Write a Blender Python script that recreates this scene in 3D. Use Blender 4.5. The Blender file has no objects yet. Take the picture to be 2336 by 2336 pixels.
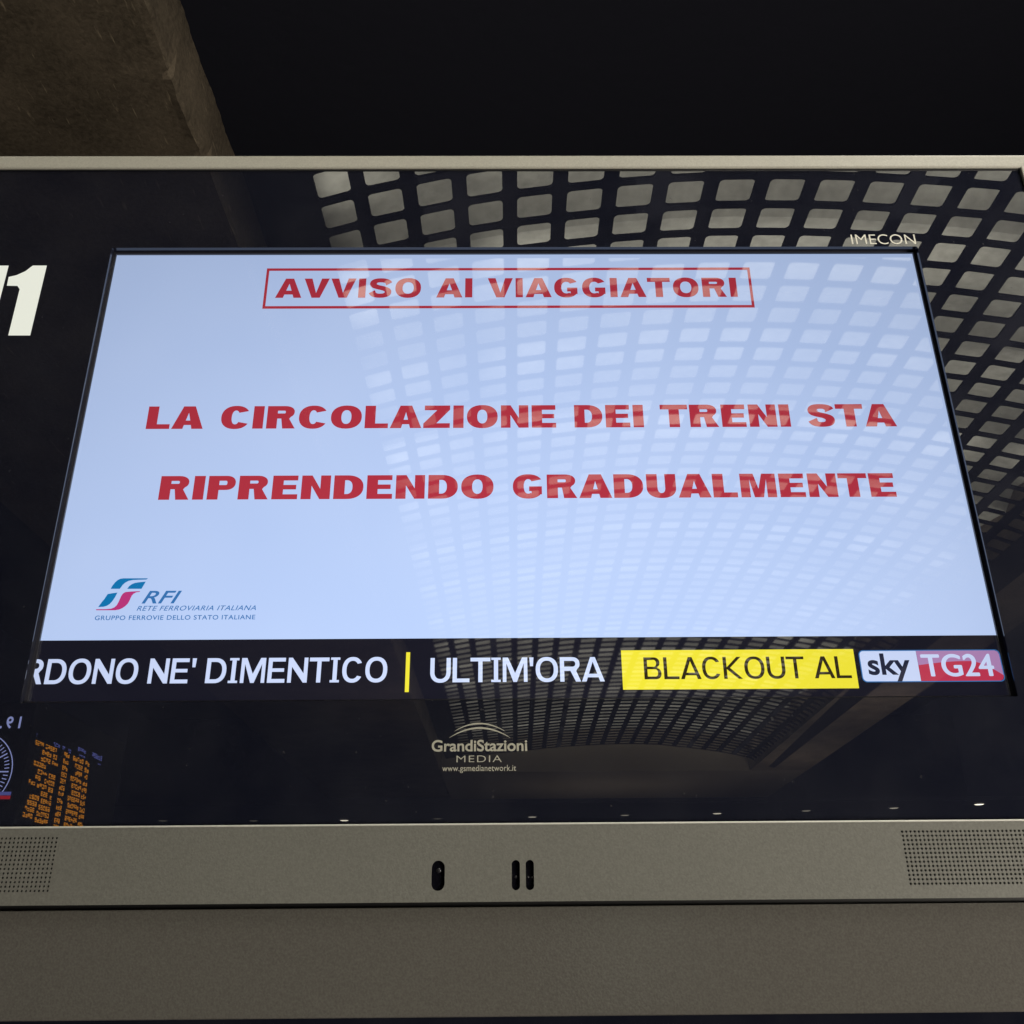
import bpy, bmesh, math, random
from mathutils import Vector, Euler
random.seed(7)
S = bpy.context.scene
COL = S.collection

# ------------------------------------------------------------------ camera
CX, CY, CZ = -0.0217, -1.1673, -0.2654
cam = bpy.data.cameras.new('camera')
cam.sensor_width = 36.0
cam.lens = 18.0 * 1.86427
cam.clip_start = 0.02
cam.clip_end = 400
camo = bpy.data.objects.new('camera', cam)
COL.objects.link(camo)
camo.location = (CX, CY, CZ)
camo.rotation_euler = (1.98761, 0.00787, -0.00686)
S.camera = camo

# ------------------------------------------------------------------ world, exposure
w = bpy.data.worlds.new('World'); S.world = w; w.use_nodes = True
w.node_tree.nodes['Background'].inputs[0].default_value = (0.007, 0.007, 0.010, 1)
w.node_tree.nodes['Background'].inputs[1].default_value = 1.0
S.view_settings.view_transform = 'Standard'
S.view_settings.look = 'None'
S.view_settings.exposure = 0
S.view_settings.gamma = 1
S.view_settings.use_curve_mapping = False
S.render.engine = 'CYCLES'
S.cycles.use_denoising = True
S.cycles.max_bounces = 6
S.cycles.diffuse_bounces = 3
S.cycles.glossy_bounces = 3
S.cycles.sample_clamp_indirect = 4.0
S.cycles.caustics_reflective = False
S.cycles.caustics_refractive = False

# ------------------------------------------------------------------ lamps
def area(name, loc, target, sx, sy, power, col):
    l = bpy.data.lights.new(name, 'AREA'); l.shape = 'RECTANGLE'
    l.size = sx; l.size_y = sy; l.energy = power; l.color = col
    o = bpy.data.objects.new(name, l); COL.objects.link(o)
    o.location = loc
    o.rotation_euler = (Vector(target) - Vector(loc)).to_track_quat('-Z', 'Y').to_euler()
    return o
area('unseen_fill', (2.5, -1.55, 4.5), (0.0, 0.0, 0.2), 1.2, 1.2, 105, (1.0, 0.955, 0.85))  # unseen front fill, added to brighten frame and chin
area('low_unseen_fill', (4.6, -2.6, -1.2), (-2.5, 2.0, 4.5), 1.5, 1.0, 290, (1.0, 0.92, 0.80))  # unseen low fill, added to brighten the beam over the display

# ------------------------------------------------------------------ helpers
def link(o, parent=None):
    COL.objects.link(o)
    if parent is not None: o.parent = parent
    return o
def mesh_obj(name, verts, faces, mat, parent=None, smooth=False):
    me = bpy.data.meshes.new(name)
    me.from_pydata(verts, [], faces); me.update()
    if smooth:
        for p in me.polygons: p.use_smooth = True
    if mat: me.materials.append(mat)
    return link(bpy.data.objects.new(name, me), parent)
def bm_obj(name, bm, mat, parent=None, smooth=False):
    me = bpy.data.meshes.new(name); bm.to_mesh(me); bm.free()
    if smooth:
        for p in me.polygons: p.use_smooth = True
    me.materials.append(mat)
    return link(bpy.data.objects.new(name, me), parent)
def box_bm(x0, x1, y0, y1, z0, z1, bev=0.0, bm=None, seg=2):
    b = bmesh.new()
    r = bmesh.ops.create_cube(b, size=1)
    for v in b.verts:
        v.co = Vector((x0 + (v.co.x + .5) * (x1 - x0), y0 + (v.co.y + .5) * (y1 - y0), z0 + (v.co.z + .5) * (z1 - z0)))
    if bev > 0:
        bmesh.ops.bevel(b, geom=b.edges[:], offset=bev, segments=seg, affect='EDGES', profile=.5)
    if bm is None: return b
    me = bpy.data.meshes.new('tmp'); b.to_mesh(me); b.free(); bm.from_mesh(me); bpy.data.meshes.remove(me)
    return bm
def thing(name, label, cat, loc=(0, 0, 0), group=None):
    o = bpy.data.objects.new(name, None); COL.objects.link(o); o.location = loc
    o['label'] = label; o['category'] = cat
    if group: o['group'] = group
    return o

# ------------------------------------------------------------------ materials
def new_mat(name):
    m = bpy.data.materials.new(name); m.use_nodes = True
    return m, m.node_tree.nodes, m.node_tree.links, m.node_tree.nodes['Principled BSDF']
def simple(name, col, rough=.5, metal=0.0, ior=1.5, emit=None, estr=1.0, bump=None, spec=None):
    m, n, l, p = new_mat(name)
    p.inputs['Base Color'].default_value = (*col, 1)
    p.inputs['Roughness'].default_value = rough
    p.inputs['Metallic'].default_value = metal
    p.inputs['IOR'].default_value = ior
    if emit:
        p.inputs['Emission Color'].default_value = (*emit, 1)
        p.inputs['Emission Strength'].default_value = estr
    if bump:
        tc = n.new('ShaderNodeTexCoord'); nz = n.new('ShaderNodeTexNoise')
        nz.inputs['Scale'].default_value = bump[0]; nz.inputs['Detail'].default_value = 3
        b = n.new('ShaderNodeBump'); b.inputs['Strength'].default_value = bump[1]; b.inputs['Distance'].default_value = bump[2]
        l.new(tc.outputs['Object'], nz.inputs['Vector']); l.new(nz.outputs['Fac'], b.inputs['Height']); l.new(b.outputs['Normal'], p.inputs['Normal'])
    return m
def painted(name, c1, c2, rough, fine=900.0, coarse=1.3, metal=0.0, ior=1.45):
    """powder coat: fine grain plus very soft large blotches of tone"""
    m, n, l, p = new_mat(name)
    tc = n.new('ShaderNodeTexCoord')
    a = n.new('ShaderNodeTexNoise'); a.inputs['Scale'].default_value = fine; a.inputs['Detail'].default_value = 2
    b = n.new('ShaderNodeTexNoise'); b.inputs['Scale'].default_value = coarse; b.inputs['Detail'].default_value = 3
    l.new(tc.outputs['Object'], a.inputs['Vector']); l.new(tc.outputs['Object'], b.inputs['Vector'])
    mx = n.new('ShaderNodeMix'); mx.data_type = 'FLOAT'; mx.inputs[0].default_value = .35
    l.new(a.outputs['Fac'], mx.inputs[2]); l.new(b.outputs['Fac'], mx.inputs[3])
    r = n.new('ShaderNodeValToRGB'); r.color_ramp.elements[0].position = .3; r.color_ramp.elements[1].position = .7
    r.color_ramp.elements[0].color = (*c1, 1); r.color_ramp.elements[1].color = (*c2, 1)
    l.new(mx.outputs[0], r.inputs[0]); l.new(r.outputs[0], p.inputs['Base Color'])
    bp = n.new('ShaderNodeBump'); bp.inputs['Strength'].default_value = .25; bp.inputs['Distance'].default_value = .0006
    l.new(a.outputs['Fac'], bp.inputs['Height']); l.new(bp.outputs['Normal'], p.inputs['Normal'])
    p.inputs['Roughness'].default_value = rough; p.inputs['Metallic'].default_value = metal; p.inputs['IOR'].default_value = ior
    return m
def glow(name, col, strength=1.0, ior=2.0):
    """a lit picture element under the shiny face of the screen; dims a little when seen steeply, as LCD panels do"""
    m, n, l, p = new_mat(name)
    p.inputs['Base Color'].default_value = (.004, .004, .005, 1)
    p.inputs['Roughness'].default_value = 0.018
    p.inputs['IOR'].default_value = ior
    p.inputs['Emission Color'].default_value = (*col, 1)
    lw = n.new('ShaderNodeLayerWeight'); lw.inputs['Blend'].default_value = .5
    mr = n.new('ShaderNodeMapRange')
    mr.inputs['From Min'].default_value = .02; mr.inputs['From Max'].default_value = .32
    mr.inputs['To Min'].default_value = strength; mr.inputs['To Max'].default_value = strength * .55
    l.new(lw.outputs['Facing'], mr.inputs['Value']); l.new(mr.outputs['Result'], p.inputs['Emission Strength'])
    return m

M = {}
M['black_glass'] = simple('black_glass', (.012, .0135, .025), 0.0, ior=1.78)
def dusty(m, c1, c2):
    n, l = m.node_tree.nodes, m.node_tree.links; p = n['Principled BSDF']
    tc = n.new('ShaderNodeTexCoord'); a = n.new('ShaderNodeTexNoise'); a.inputs['Scale'].default_value = 5; a.inputs['Detail'].default_value = 8; a.inputs['Roughness'].default_value = .72
    sp = n.new('ShaderNodeTexNoise'); sp.inputs['Scale'].default_value = 160; sp.inputs['Detail'].default_value = 1
    l.new(tc.outputs['Object'], a.inputs['Vector']); l.new(tc.outputs['Object'], sp.inputs['Vector'])
    r = n.new('ShaderNodeValToRGB'); r.color_ramp.elements[0].position = .38; r.color_ramp.elements[1].position = .68
    r.color_ramp.elements[0].color = (*c1, 1); r.color_ramp.elements[1].color = (*c2, 1)
    r2 = n.new('ShaderNodeValToRGB'); r2.color_ramp.elements[0].position = .765; r2.color_ramp.elements[1].position = .86
    mx = n.new('ShaderNodeMix'); mx.data_type = 'RGBA'; mx.inputs[7].default_value = (.05, .05, .055, 1)
    l.new(a.outputs['Fac'], r.inputs[0]); l.new(sp.outputs['Fac'], r2.inputs[0]); l.new(r2.outputs[0], mx.inputs[0]); l.new(r.outputs[0], mx.inputs[6]); l.new(mx.outputs[2], p.inputs['Base Color'])
dusty(M['black_glass'], (.0095, .011, .021), (.018, .0195, .030))
M['lcd_bezel'] = simple('lcd_bezel', (.03, .03, .04), .22, ior=1.6)
M['frame'] = painted('champagne_aluminium_lit', (.50, .49, .43), (.62, .61, .535), .42, 420, 2.0)  # stronger light on the rails is put into this paler tone
M['chin'] = painted('grey_beige_coat_shaded', (.158, .157, .140), (.218, .219, .197), .5, 420, 1.6)  # weaker light on the chin is put into this darker tone
M['lower'] = painted('satin_grey_panel', (.100, .092, .085), (.148, .143, .128), .14, 420, 1.2)
M['dark_metal'] = simple('dark_metal', (.012, .012, .013), .5)
M['sensor_glass'] = simple('sensor_glass', (.005, .005, .008), .06, ior=1.6)
M['print'] = simple('cream_print', (.88, .87, .76), .6)
M['print_dim'] = simple('dull_cream_print', (.50, .49, .41), .6)
M['lcd_white'] = glow('lcd_white', (.56, .71, 1.06), ior=1.58)
def uneven(m):
    n, l = m.node_tree.nodes, m.node_tree.links; p = n['Principled BSDF']
    tc = n.new('ShaderNodeTexCoord'); a = n.new('ShaderNodeTexNoise'); a.inputs['Scale'].default_value = 3.2; a.inputs['Detail'].default_value = 2
    l.new(tc.outputs['Object'], a.inputs['Vector'])
    r = n.new('ShaderNodeValToRGB'); c = p.inputs['Emission Color'].default_value
    r.color_ramp.elements[0].position = .3; r.color_ramp.elements[1].position = .7
    r.color_ramp.elements[0].color = (c[0] * .955, c[1] * .97, c[2] * .985, 1); r.color_ramp.elements[1].color = (c[0] * 1.045, c[1] * 1.03, c[2] * 1.01, 1)
    l.new(a.outputs['Fac'], r.inputs[0]); l.new(r.outputs[0], p.inputs['Emission Color'])
uneven(M['lcd_white'])
M['lcd_black'] = glow('lcd_black', (.009, .009, .017))
M['lcd_red'] = glow('lcd_red', (.50, .035, .060), ior=1.8)
M['lcd_text'] = glow('lcd_ticker_white', (.66, .76, 1.05))
M['lcd_yellow'] = glow('lcd_yellow', (.95, .84, .045), 1.0, ior=1.8)
M['lcd_dark'] = glow('lcd_dark_lettering', (.028, .02, .006))
M['lcd_blue'] = glow('lcd_blue', (.005, .20, .50))
M['lcd_blue_text'] = glow('lcd_blue_lettering', (.04, .19, .50))
M['lcd_pink'] = glow('lcd_magenta', (.55, .04, .22))
M['lcd_navy'] = glow('lcd_navy', (.018, .022, .05))
M['lcd_crimson'] = glow('lcd_crimson', (.56, .04, .09))
M['lcd_rose'] = glow('lcd_rose', (.46, .25, .50))
M['lit_white'] = simple('backlit_white_acrylic', (.15, .15, .14), .3, emit=(.78, .80, .70), estr=.92)

# ------------------------------------------------------------------ outlines -> flat meshes
def fill(name, contours, mat, parent=None, y=0.0, depth=0.0, clip=None):
    """contours in (x, z); filled with even-odd holes, laid on the plane y, optional thickness towards +y"""
    cu = bpy.data.curves.new(name, 'CURVE'); cu.dimensions = '2D'; cu.fill_mode = 'BOTH'
    for c in contours:
        sp = cu.splines.new('POLY'); sp.points.add(len(c) - 1)
        for i, q in enumerate(c): sp.points[i].co = (q[0], q[1], 0, 1)
        sp.use_cyclic_u = True
    cu.extrude = depth / 2
    return curve_to_mesh(name, cu, mat, parent, y + depth / 2, clip)
def curve_to_mesh(name, cu, mat, parent, y, clip=None, fit=None):
    o = bpy.data.objects.new(name, cu); COL.objects.link(o)
    dg = bpy.context.evaluated_depsgraph_get()
    me = bpy.data.meshes.new_from_object(o.evaluated_get(dg))
    bpy.data.objects.remove(o); bpy.data.curves.remove(cu)
    me.name = name
    if fit:
        l, r, base, cap, caph = fit
        xs = [v.co.x for v in me.vertices]; a, b = min(xs), max(xs)
        for v in me.vertices:
            v.co.x = l + (v.co.x - a) / (b - a) * (r - l); v.co.y = base + v.co.y / caph * (cap - base)
    for v in me.vertices: v.co = Vector((v.co.x, y + v.co.z, v.co.y))
    if clip:
        bm = bmesh.new(); bm.from_mesh(me)
        for (x, side) in clip:
            bmesh.ops.bisect_plane(bm, geom=bm.verts[:] + bm.edges[:] + bm.faces[:], plane_co=(x, 0, 0), plane_no=(side, 0, 0), clear_outer=True)
        bm.to_mesh(me); bm.free()
    bm = bmesh.new(); bm.from_mesh(me)
    for f in bm.faces:
        f.normal_update()
        if abs(f.normal.y) > .9 and f.normal.y > 0 and abs(f.calc_center_median().y - y) < 1e-4: f.normal_flip()
    bm.to_mesh(me); bm.free()
    me.materials.clear(); me.materials.append(mat)
    return link(bpy.data.objects.new(name, me), parent)
CAPH = 0.7
def measure_cap():
    global CAPH
    cu = bpy.data.curves.new('m', 'FONT'); cu.body = 'H'
    o = bpy.data.objects.new('m', cu); COL.objects.link(o)
    me = bpy.data.meshes.new_from_object(o.evaluated_get(bpy.context.evaluated_depsgraph_get()))
    CAPH = max(v.co.y for v in me.vertices)
    bpy.data.objects.remove(o); bpy.data.curves.remove(cu); bpy.data.meshes.remove(me)
measure_cap()
def soft_text(name, body, l, r, base, cap, mat, parent, y, offset=0.0, spacing=1.0, shear=0.0, clip=None):
    cu = bpy.data.curves.new(name, 'FONT'); cu.body = body; cu.offset = offset; cu.space_character = spacing; cu.shear = shear
    return curve_to_mesh(name, cu, mat, parent, y, clip, fit=(l, r, base, cap, CAPH))

# own capital letters: stem s, bar b, cap height 1
def ell(cx, cy, rx, ry, a0=0, a1=360, n=36, p=2.25):
    out = []
    for i in range(n + (0 if abs(a1 - a0) == 360 else 1)):
        t = math.radians(a0 + (a1 - a0) * i / n); c, s = math.cos(t), math.sin(t)
        out.append((cx + rx * math.copysign(abs(c) ** (2 / p), c), cy + ry * math.copysign(abs(s) ** (2 / p), s)))
    return out
def pen(path, s, b):
    L, R = [], []
    for i, q in enumerate(path):
        a = path[max(i - 1, 0)]; c = path[min(i + 1, len(path) - 1)]
        dx, dy = c[0] - a[0], c[1] - a[1]; d = math.hypot(dx, dy) or 1; nx, ny = -dy / d, dx / d
        k = math.hypot(s * nx, b * ny) / 2
        L.append((q[0] + nx * k, q[1] + ny * k)); R.append((q[0] - nx * k, q[1] - ny * k))
    return [L + R[::-1]]
WD = {'I': 0, 'L': .86, 'E': .9, 'T': 1.02, 'V': 1.12, 'A': 1.16, 'N': 1.02, 'M': 1.26, 'Z': .98, 'O': 1.14, 'C': 1.06, 'G': 1.08, 'D': 1.04,
      'P': .96, 'R': 1.06, 'U': 1.04, 'S': .98, 'B': .98, 'K': 1.06, "'": .2, ' ': .42, '1': .7}
def glyph(ch, s, b, serif=False, wide=1.0):
    w = WD[ch] * wide
    if ch == 'I':
        if not serif: return s, [[(0, 0), (0, 1), (s, 1), (s, 0)]]
        e = s * .62; W_ = s + 2 * e; t = b * .62
        return W_, [[(0, 0), (0, t), (e, t), (e, 1 - t), (0, 1 - t), (0, 1), (W_, 1), (W_, 1 - t), (e + s, 1 - t), (e + s, t), (W_, t), (W_, 0)]]
    if ch == "'": return s, [[(s * .15, .64), (0, 1), (s, 1), (s * .85, .64)]]
    if ch == ' ': return w, []
    if ch == 'L': return w, [[(0, 0), (0, 1), (s, 1), (s, b), (w, b), (w, 0)]]
    if ch == 'E':
        m0, m1 = .5 - b * .42, .5 + b * .5
        return w, [[(0, 0), (0, 1), (w * .985, 1), (w * .985, 1 - b), (s, 1 - b), (s, m1), (w * .93, m1), (w * .93, m0), (s, m0), (s, b), (w, b), (w, 0)]]
    if ch == 'T': return w, [[(w / 2 - s / 2, 0), (w / 2 - s / 2, 1 - b), (0, 1 - b), (0, 1), (w, 1), (w, 1 - b), (w / 2 + s / 2, 1 - b), (w / 2 + s / 2, 0)]]
    if ch == 'V':
        q = s * 1.08; h = s * .56
        return w, [[(0, 1), (q, 1), (w / 2, (s * .9) * .55 + .08), (w - q, 1), (w, 1), (w / 2 + h, 0), (w / 2 - h, 0)]]
    if ch == 'A':
        q = s * 1.08; h = s * .56; c0 = .17; c1 = c0 + b * .95
        def xl(y): return q + (w / 2 - q) * y / (1 - (s * .9) * .55 - .08)
        yt = 1 - (s * .9) * .55 - .1
        return w, [[(0, 0), (w / 2 - h, 1), (w / 2 + h, 1), (w, 0), (w - q, 0), (w - xl(c0), c0), (xl(c0), c0), (q, 0)],
                   [(xl(c1), c1), (w - xl(c1), c1), (w / 2, yt)]]
    if ch == 'N':
        q = s * .92
        return w, [[(0, 0), (0, 1), (q * 1.02, 1), (w - q, .30 + s * .35), (w - q, 1), (w, 1), (w, 0), (w - q * 1.02, 0), (q, .70 - s * .35), (q, 0)]]
    if ch == 'M':
        q = s * .86; t = s * 1.25
        return w, [[(0, 0), (0, 1), (t, 1), (w / 2, .36), (w - t, 1), (w, 1), (w, 0), (w - q, 0), (w - q, .76), (w / 2 + s * .42, 0), (w / 2 - s * .42, 0), (q, .76), (q, 0)]]
    if ch == 'K':
        q = s * 1.2
        return w, [[(0, 0), (0, 1), (s, 1), (s, .53), (w - q - s * .1, 1), (w - s * .1, 1), (s + s * .62 + .06, .50), (w, 0), (w - q, 0), (s, .44), (s, 0)]]
    if ch == 'Z':
        d = s * 1.25
        return w, [[(0, 0), (0, b * .95), (w - d, 1 - b), (w * .04, 1 - b), (w * .04, 1), (w, 1), (w, 1 - b * .9), (d, b), (w, b), (w, 0)]]
    if ch == 'O': return w, [ell(w / 2, .5, w / 2, .515), ell(w / 2, .5, w / 2 - s, .515 - b)]
    if ch in 'CG':
        a = 30 if ch == 'C' else 32
        o = ell(w / 2, .5, w / 2, .515, a, 360 - a if ch == 'C' else 322, 40)
        i = ell(w / 2, .5, w / 2 - s, .515 - b, a + 9, (360 - a - 9) if ch == 'C' else 300, 40)
        if ch == 'C': return w, [o + i[::-1]]
        gx = w - s * .15
        return w, [o + [(gx, .16), (gx, .50), (w * .53, .50), (w * .53, .50 - b * .95), (gx - s * .95, .50 - b * .95), (gx - s * .95, .2)] + i[::-1]]
    if ch == 'D':
        rx = w * .56
        return w, [[(0, 0), (0, 1)] + ell(w - rx, .5, rx, .5, 90, -90, 24), [(s, b), (s, 1 - b)] + ell(w - rx, .5, rx - s, .5 - b, 90, -90, 24)]
    if ch in 'PRB':
        k = .46 if ch != 'P' else .40; yc = (1 + k) / 2; ry = (1 - k) / 2; rx = w * .36; x1 = w * (.95 if ch == 'R' else 1)
        if ch == 'B':
            x1 = w * .92; lo = ell(w - rx, .26, rx, .26, 90, -90, 16)
            up = ell(x1 - rx, .76, rx, .24, 90, -60, 16)
            return w, [[(0, 0), (0, 1)] + up + [(w * .86, .515)] + lo, [(s, .52 + b * .45), (s, 1 - b)] + ell(x1 - rx, .5 + (.5 - b + b * .45) / 2 + .01, rx - s, (.5 - b - b * .45) / 2, 90, -90, 14),
                       [(s, b), (s, .52 - b * .5)] + ell(w - rx, (.52 - b * .5 + b) / 2, rx - s, (.52 - b * .5 - b) / 2, 90, -90, 14)]
        bowl = ell(x1 - rx, yc, rx, ry, 90, -90, 20)
        hole = [(s, k + b), (s, 1 - b)] + ell(x1 - rx, yc, max(rx - s, .05), ry - b, 90, -90, 16)
        if ch == 'P': return w, [[(0, 0), (0, 1)] + bowl + [(s, k), (s, 0)], hole]
        k0 = k - .02
        return w, [[(0, 0), (0, 1)] + ell(x1 - rx, yc, rx, ry, 90, -50, 18) + [(w * .78, k - .03), (w, 0), (w - s * 1.2, 0), (w * .50, k0), (s, k0), (s, 0)], hole]
    if ch == 'U':
        o = [(0, 1), (0, .42)] + ell(w / 2, .42, w / 2, .435, 180, 360, 20) + [(w, 1), (w - s, 1), (w - s, .42)]
        i = ell(w / 2, .42, w / 2 - s, .435 - b, 360, 180, 20)
        return w, [o + i + [(s, 1)]]
    if ch == 'S':
        pts = [(.93, .74), (.86, .86), (.70, .93), (.5, .945), (.30, .93), (.16, .85), (.12, .74), (.17, .63), (.32, .56), (.5, .515), (.70, .46), (.85, .38), (.885, .26), (.83, .14), (.68, .07), (.5, .055), (.29, .07), (.14, .15), (.06, .29)]
        hb = b / 2; pts2 = []
        for x, y in pts:
            pts2.append((s * .5 + (w - s) * (x - .12) / .76, hb * .9 + (1 - b * .9) * (y - .055) / .89))
        # smooth
        for _ in range(2):
            q = [pts2[0]]
            for a_, b_ in zip(pts2, pts2[1:]): q += [(a_[0] * .75 + b_[0] * .25, a_[1] * .75 + b_[1] * .25), (a_[0] * .25 + b_[0] * .75, a_[1] * .25 + b_[1] * .75)]
            pts2 = q + [pts2[-1]]
        return w, pen(pts2, s, b)
    raise KeyError(ch)
def capitals(name, body, l, r, base, cap, mat, parent, y, s, b, gap=.11, space=.42, serif=False, wide=1.0, clip=None, letters=True):
    """a line of capitals stretched to run from l to r"""
    x = 0; items = []
    for ch in body:
        if ch == ' ': x += space; continue
        w_, cs = glyph(ch, s, b, serif, wide)
        tight = .05 if ch in 'AVT' else 0
        items.append((x - tight, cs)); x += w_ + gap - 2 * tight
    tot = x - gap
    k = (r - l) / tot; h = cap - base
    for ox, cs in items:
        fill(name, [[(l + (ox + q[0]) * k, base + q[1] * h) for q in c] for c in cs], mat, parent, y, clip=clip if ox < 1 else None)
def rrect(x0, x1, z0, z1, r, n=6):
    out = []
    for cx, cz, a in ((x1 - r, z1 - r, 0), (x0 + r, z1 - r, 90), (x0 + r, z0 + r, 180), (x1 - r, z0 + r, 270)):
        for i in range(n + 1):
            t = math.radians(a + 90 * i / n); out.append((cx + r * math.cos(t), cz + r * math.sin(t)))
    return out
def rect(x0, x1, z0, z1): return [(x0, z0), (x1, z0), (x1, z1), (x0, z1)]

# ================================================================== the hall: ceiling, beam, floor
UV0, VV0 = 0.012, -0.030          # the vault runs away from the display, a hair out of square with it
def hall(X, D, Z):
    """hall coordinates (X across, D away from the display, Z up, all from the eye point mirrored in the glass) -> world"""
    return Vector((CX + X + UV0 * D, -(CY + D), CZ + Z + VV0 * D))
def lerp_tab(tab, x):
    if x <= tab[0][0]: return tab[0][1]
    for (a, p), (b, q) in zip(tab, tab[1:]):
        if x <= b: return p + (q - p) * (x - a) / (b - a)
    return tab[-1][1]
NEAR = [(-.45, .86), (-.28, .897), (-.2, .92), (-.125, .938), (-.05, .956), (.02, .969), (.09, .979), (.16, .988), (.235, .995), (.30, .999), (.37, 1.0), (.44, .999), (.51, .996), (.58, .991), (.65, .985), (.73, .977), (.9, .953), (1.1, .917), (1.33, .87), (1.6, .80)]
FAR = [(-.45, .925), (-.28, .945), (0, .965), (.2, .985), (.4, .996), (.55, 1), (.7, .996), (.9, .976), (1.06, .957), (1.26, .925), (1.33, .90), (1.6, .85)]
def vault(r, D, up=0.0):
    t = min(max((D - 6) / 23, 0), 1)
    h = 6.0 * (lerp_tab(NEAR, r) * (1 - t) + lerp_tab(FAR, r) * t)
    return hall(r * h, D, h + up)
cols = [-.287 + .0715 * k for k in range(15)] + [.79, .87, .953, 1.04, 1.133, 1.23, 1.332]
PITCH, D0, D_END = .3400, 6.16 + .3400 * .12, 29.1
k0 = -4
nrows = int(round((D_END - D0) / PITCH)) - k0
m_grid = simple('black_painted_steel_grille', (.006, .006, .008), .9)
m_grid.node_tree.nodes['Principled BSDF'].inputs['Specular IOR Level'].default_value = .05
def ceiling_soffit_mat():
    m, n, l, p = new_mat('cream_corrugated_soffit')
    tc = n.new('ShaderNodeTexCoord')
    a = n.new('ShaderNodeTexNoise'); a.inputs['Scale'].default_value = 9; a.inputs['Detail'].default_value = 5
    b = n.new('ShaderNodeTexNoise'); b.inputs['Scale'].default_value = .6; b.inputs['Detail'].default_value = 2
    l.new(tc.outputs['Object'], a.inputs['Vector']); l.new(tc.outputs['Object'], b.inputs['Vector'])
    mx = n.new('ShaderNodeMix'); mx.data_type = 'FLOAT'; mx.inputs[0].default_value = .6
    l.new(a.outputs['Fac'], mx.inputs[2]); l.new(b.outputs['Fac'], mx.inputs[3])
    r = n.new('ShaderNodeValToRGB'); r.color_ramp.elements[0].position = .35; r.color_ramp.elements[1].position = .65
    r.color_ramp.elements[0].color = (.36, .35, .30, 1); r.color_ramp.elements[1].color = (.64, .63, .55, 1)
    l.new(mx.outputs[0], r.inputs[0]); l.new(r.outputs[0], p.inputs['Base Color'])
    p.inputs['Roughness'].default_value = .8
    return m
m_soffit = ceiling_soffit_mat()
ceiling = thing('vaulted_ceiling', 'long vaulted hall ceiling of black grille with cream soffit above, mirrored in the glass', 'ceiling')
ceiling['kind'] = 'structure'
# grille sheet with rounded openings
gv, gf = [], []
def rounded(n=3, r=.13):
    pts = []
    for cx, cy, a in ((1 - r, 1 - r, 0), (r, 1 - r, 90), (r, r, 180), (1 - r, r, 270)):
        for i in range(n + 1):
            t = math.radians(a + 90 * i / n); pts.append((cx + r * math.cos(t), cy + r * math.sin(t)))
    return pts
RP = rounded()
GW, GH = .148, .105
for j in range(nrows):
    Da = D0 + (j + k0) * PITCH - PITCH
    for c in range(len(cols) - 1):
        ra, rb = cols[c], cols[c + 1]
        base = len(gv)
        for (ui, vi) in ((1, 1), (0, 1), (0, 0), (1, 0)):
            gv.append(vault(ra + (rb - ra) * ui, Da + PITCH * vi))
        for (pu, pv) in RP:
            q = (GW + (1 - 2 * GW) * pu, GH + (1 - 2 * GH) * pv)
            gv.append(vault(ra + (rb - ra) * q[0], Da + PITCH * q[1]))
        for (pu, pv) in RP:
            q = (GW + (1 - 2 * GW) * pu, GH + (1 - 2 * GH) * pv)
            gv.append(vault(ra + (rb - ra) * q[0], Da + PITCH * q[1], .025))
        n_ = len(RP); per = n_ // 4
        for k in range(4):
            for i in range(per - 1):
                a = base + 4 + k * per + i; gf.append((base + k, a, a + 1))
            a = base + 4 + k * per + per - 1; b_ = base + 4 + ((k + 1) * per) % n_
            gf.append((base + k, a, b_, base + (k + 1) % 4))
        for i in range(n_):
            a = base + 4 + i; b_ = base + 4 + (i + 1) % n_
            gf.append((a, a + n_, b_ + n_, b_))
for (ra, rb) in ((-.368, cols[0]), (cols[-1], 1.44)):           # plain margins of the sheet
    for j in range(nrows):
        Da = D0 + (j + k0) * PITCH - PITCH; i = len(gv)
        gv += [vault(ra, Da), vault(rb, Da), vault(rb, Da + PITCH), vault(ra, Da + PITCH)]; gf.append((i, i + 1, i + 2, i + 3))
grille = mesh_obj('grille', gv, gf, m_grid, ceiling); grille['kind'] = 'stuff'
# wavy soffit above the grille
WP = PITCH * 5.0
sv, sf = [], []
NI, NJ = 40, 0
Ds = []
D = D0 + k0 * PITCH - PITCH
while D < D_END + .3: Ds.append(D); D += .085
for D in Ds:
    ph = ((D - 5.62) / WP) % 1.0
    up = .56 + .26 * (ph if ph < .80 else (1 - ph) / .20 * .80)      # long slope, short return: a row of shed-like folds
    for i in range(NI + 1):
        r = cols[0] - .03 + (cols[-1] - cols[0] + .06) * i / NI
        sv.append(vault(r, D, up))
for j in range(len(Ds) - 1):
    for i in range(NI):
        a = j * (NI + 1) + i; sf.append((a, a + 1, a + NI + 2, a + NI + 1))
sof = mesh_obj('soffit', sv, sf, m_soffit, ceiling)
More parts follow.
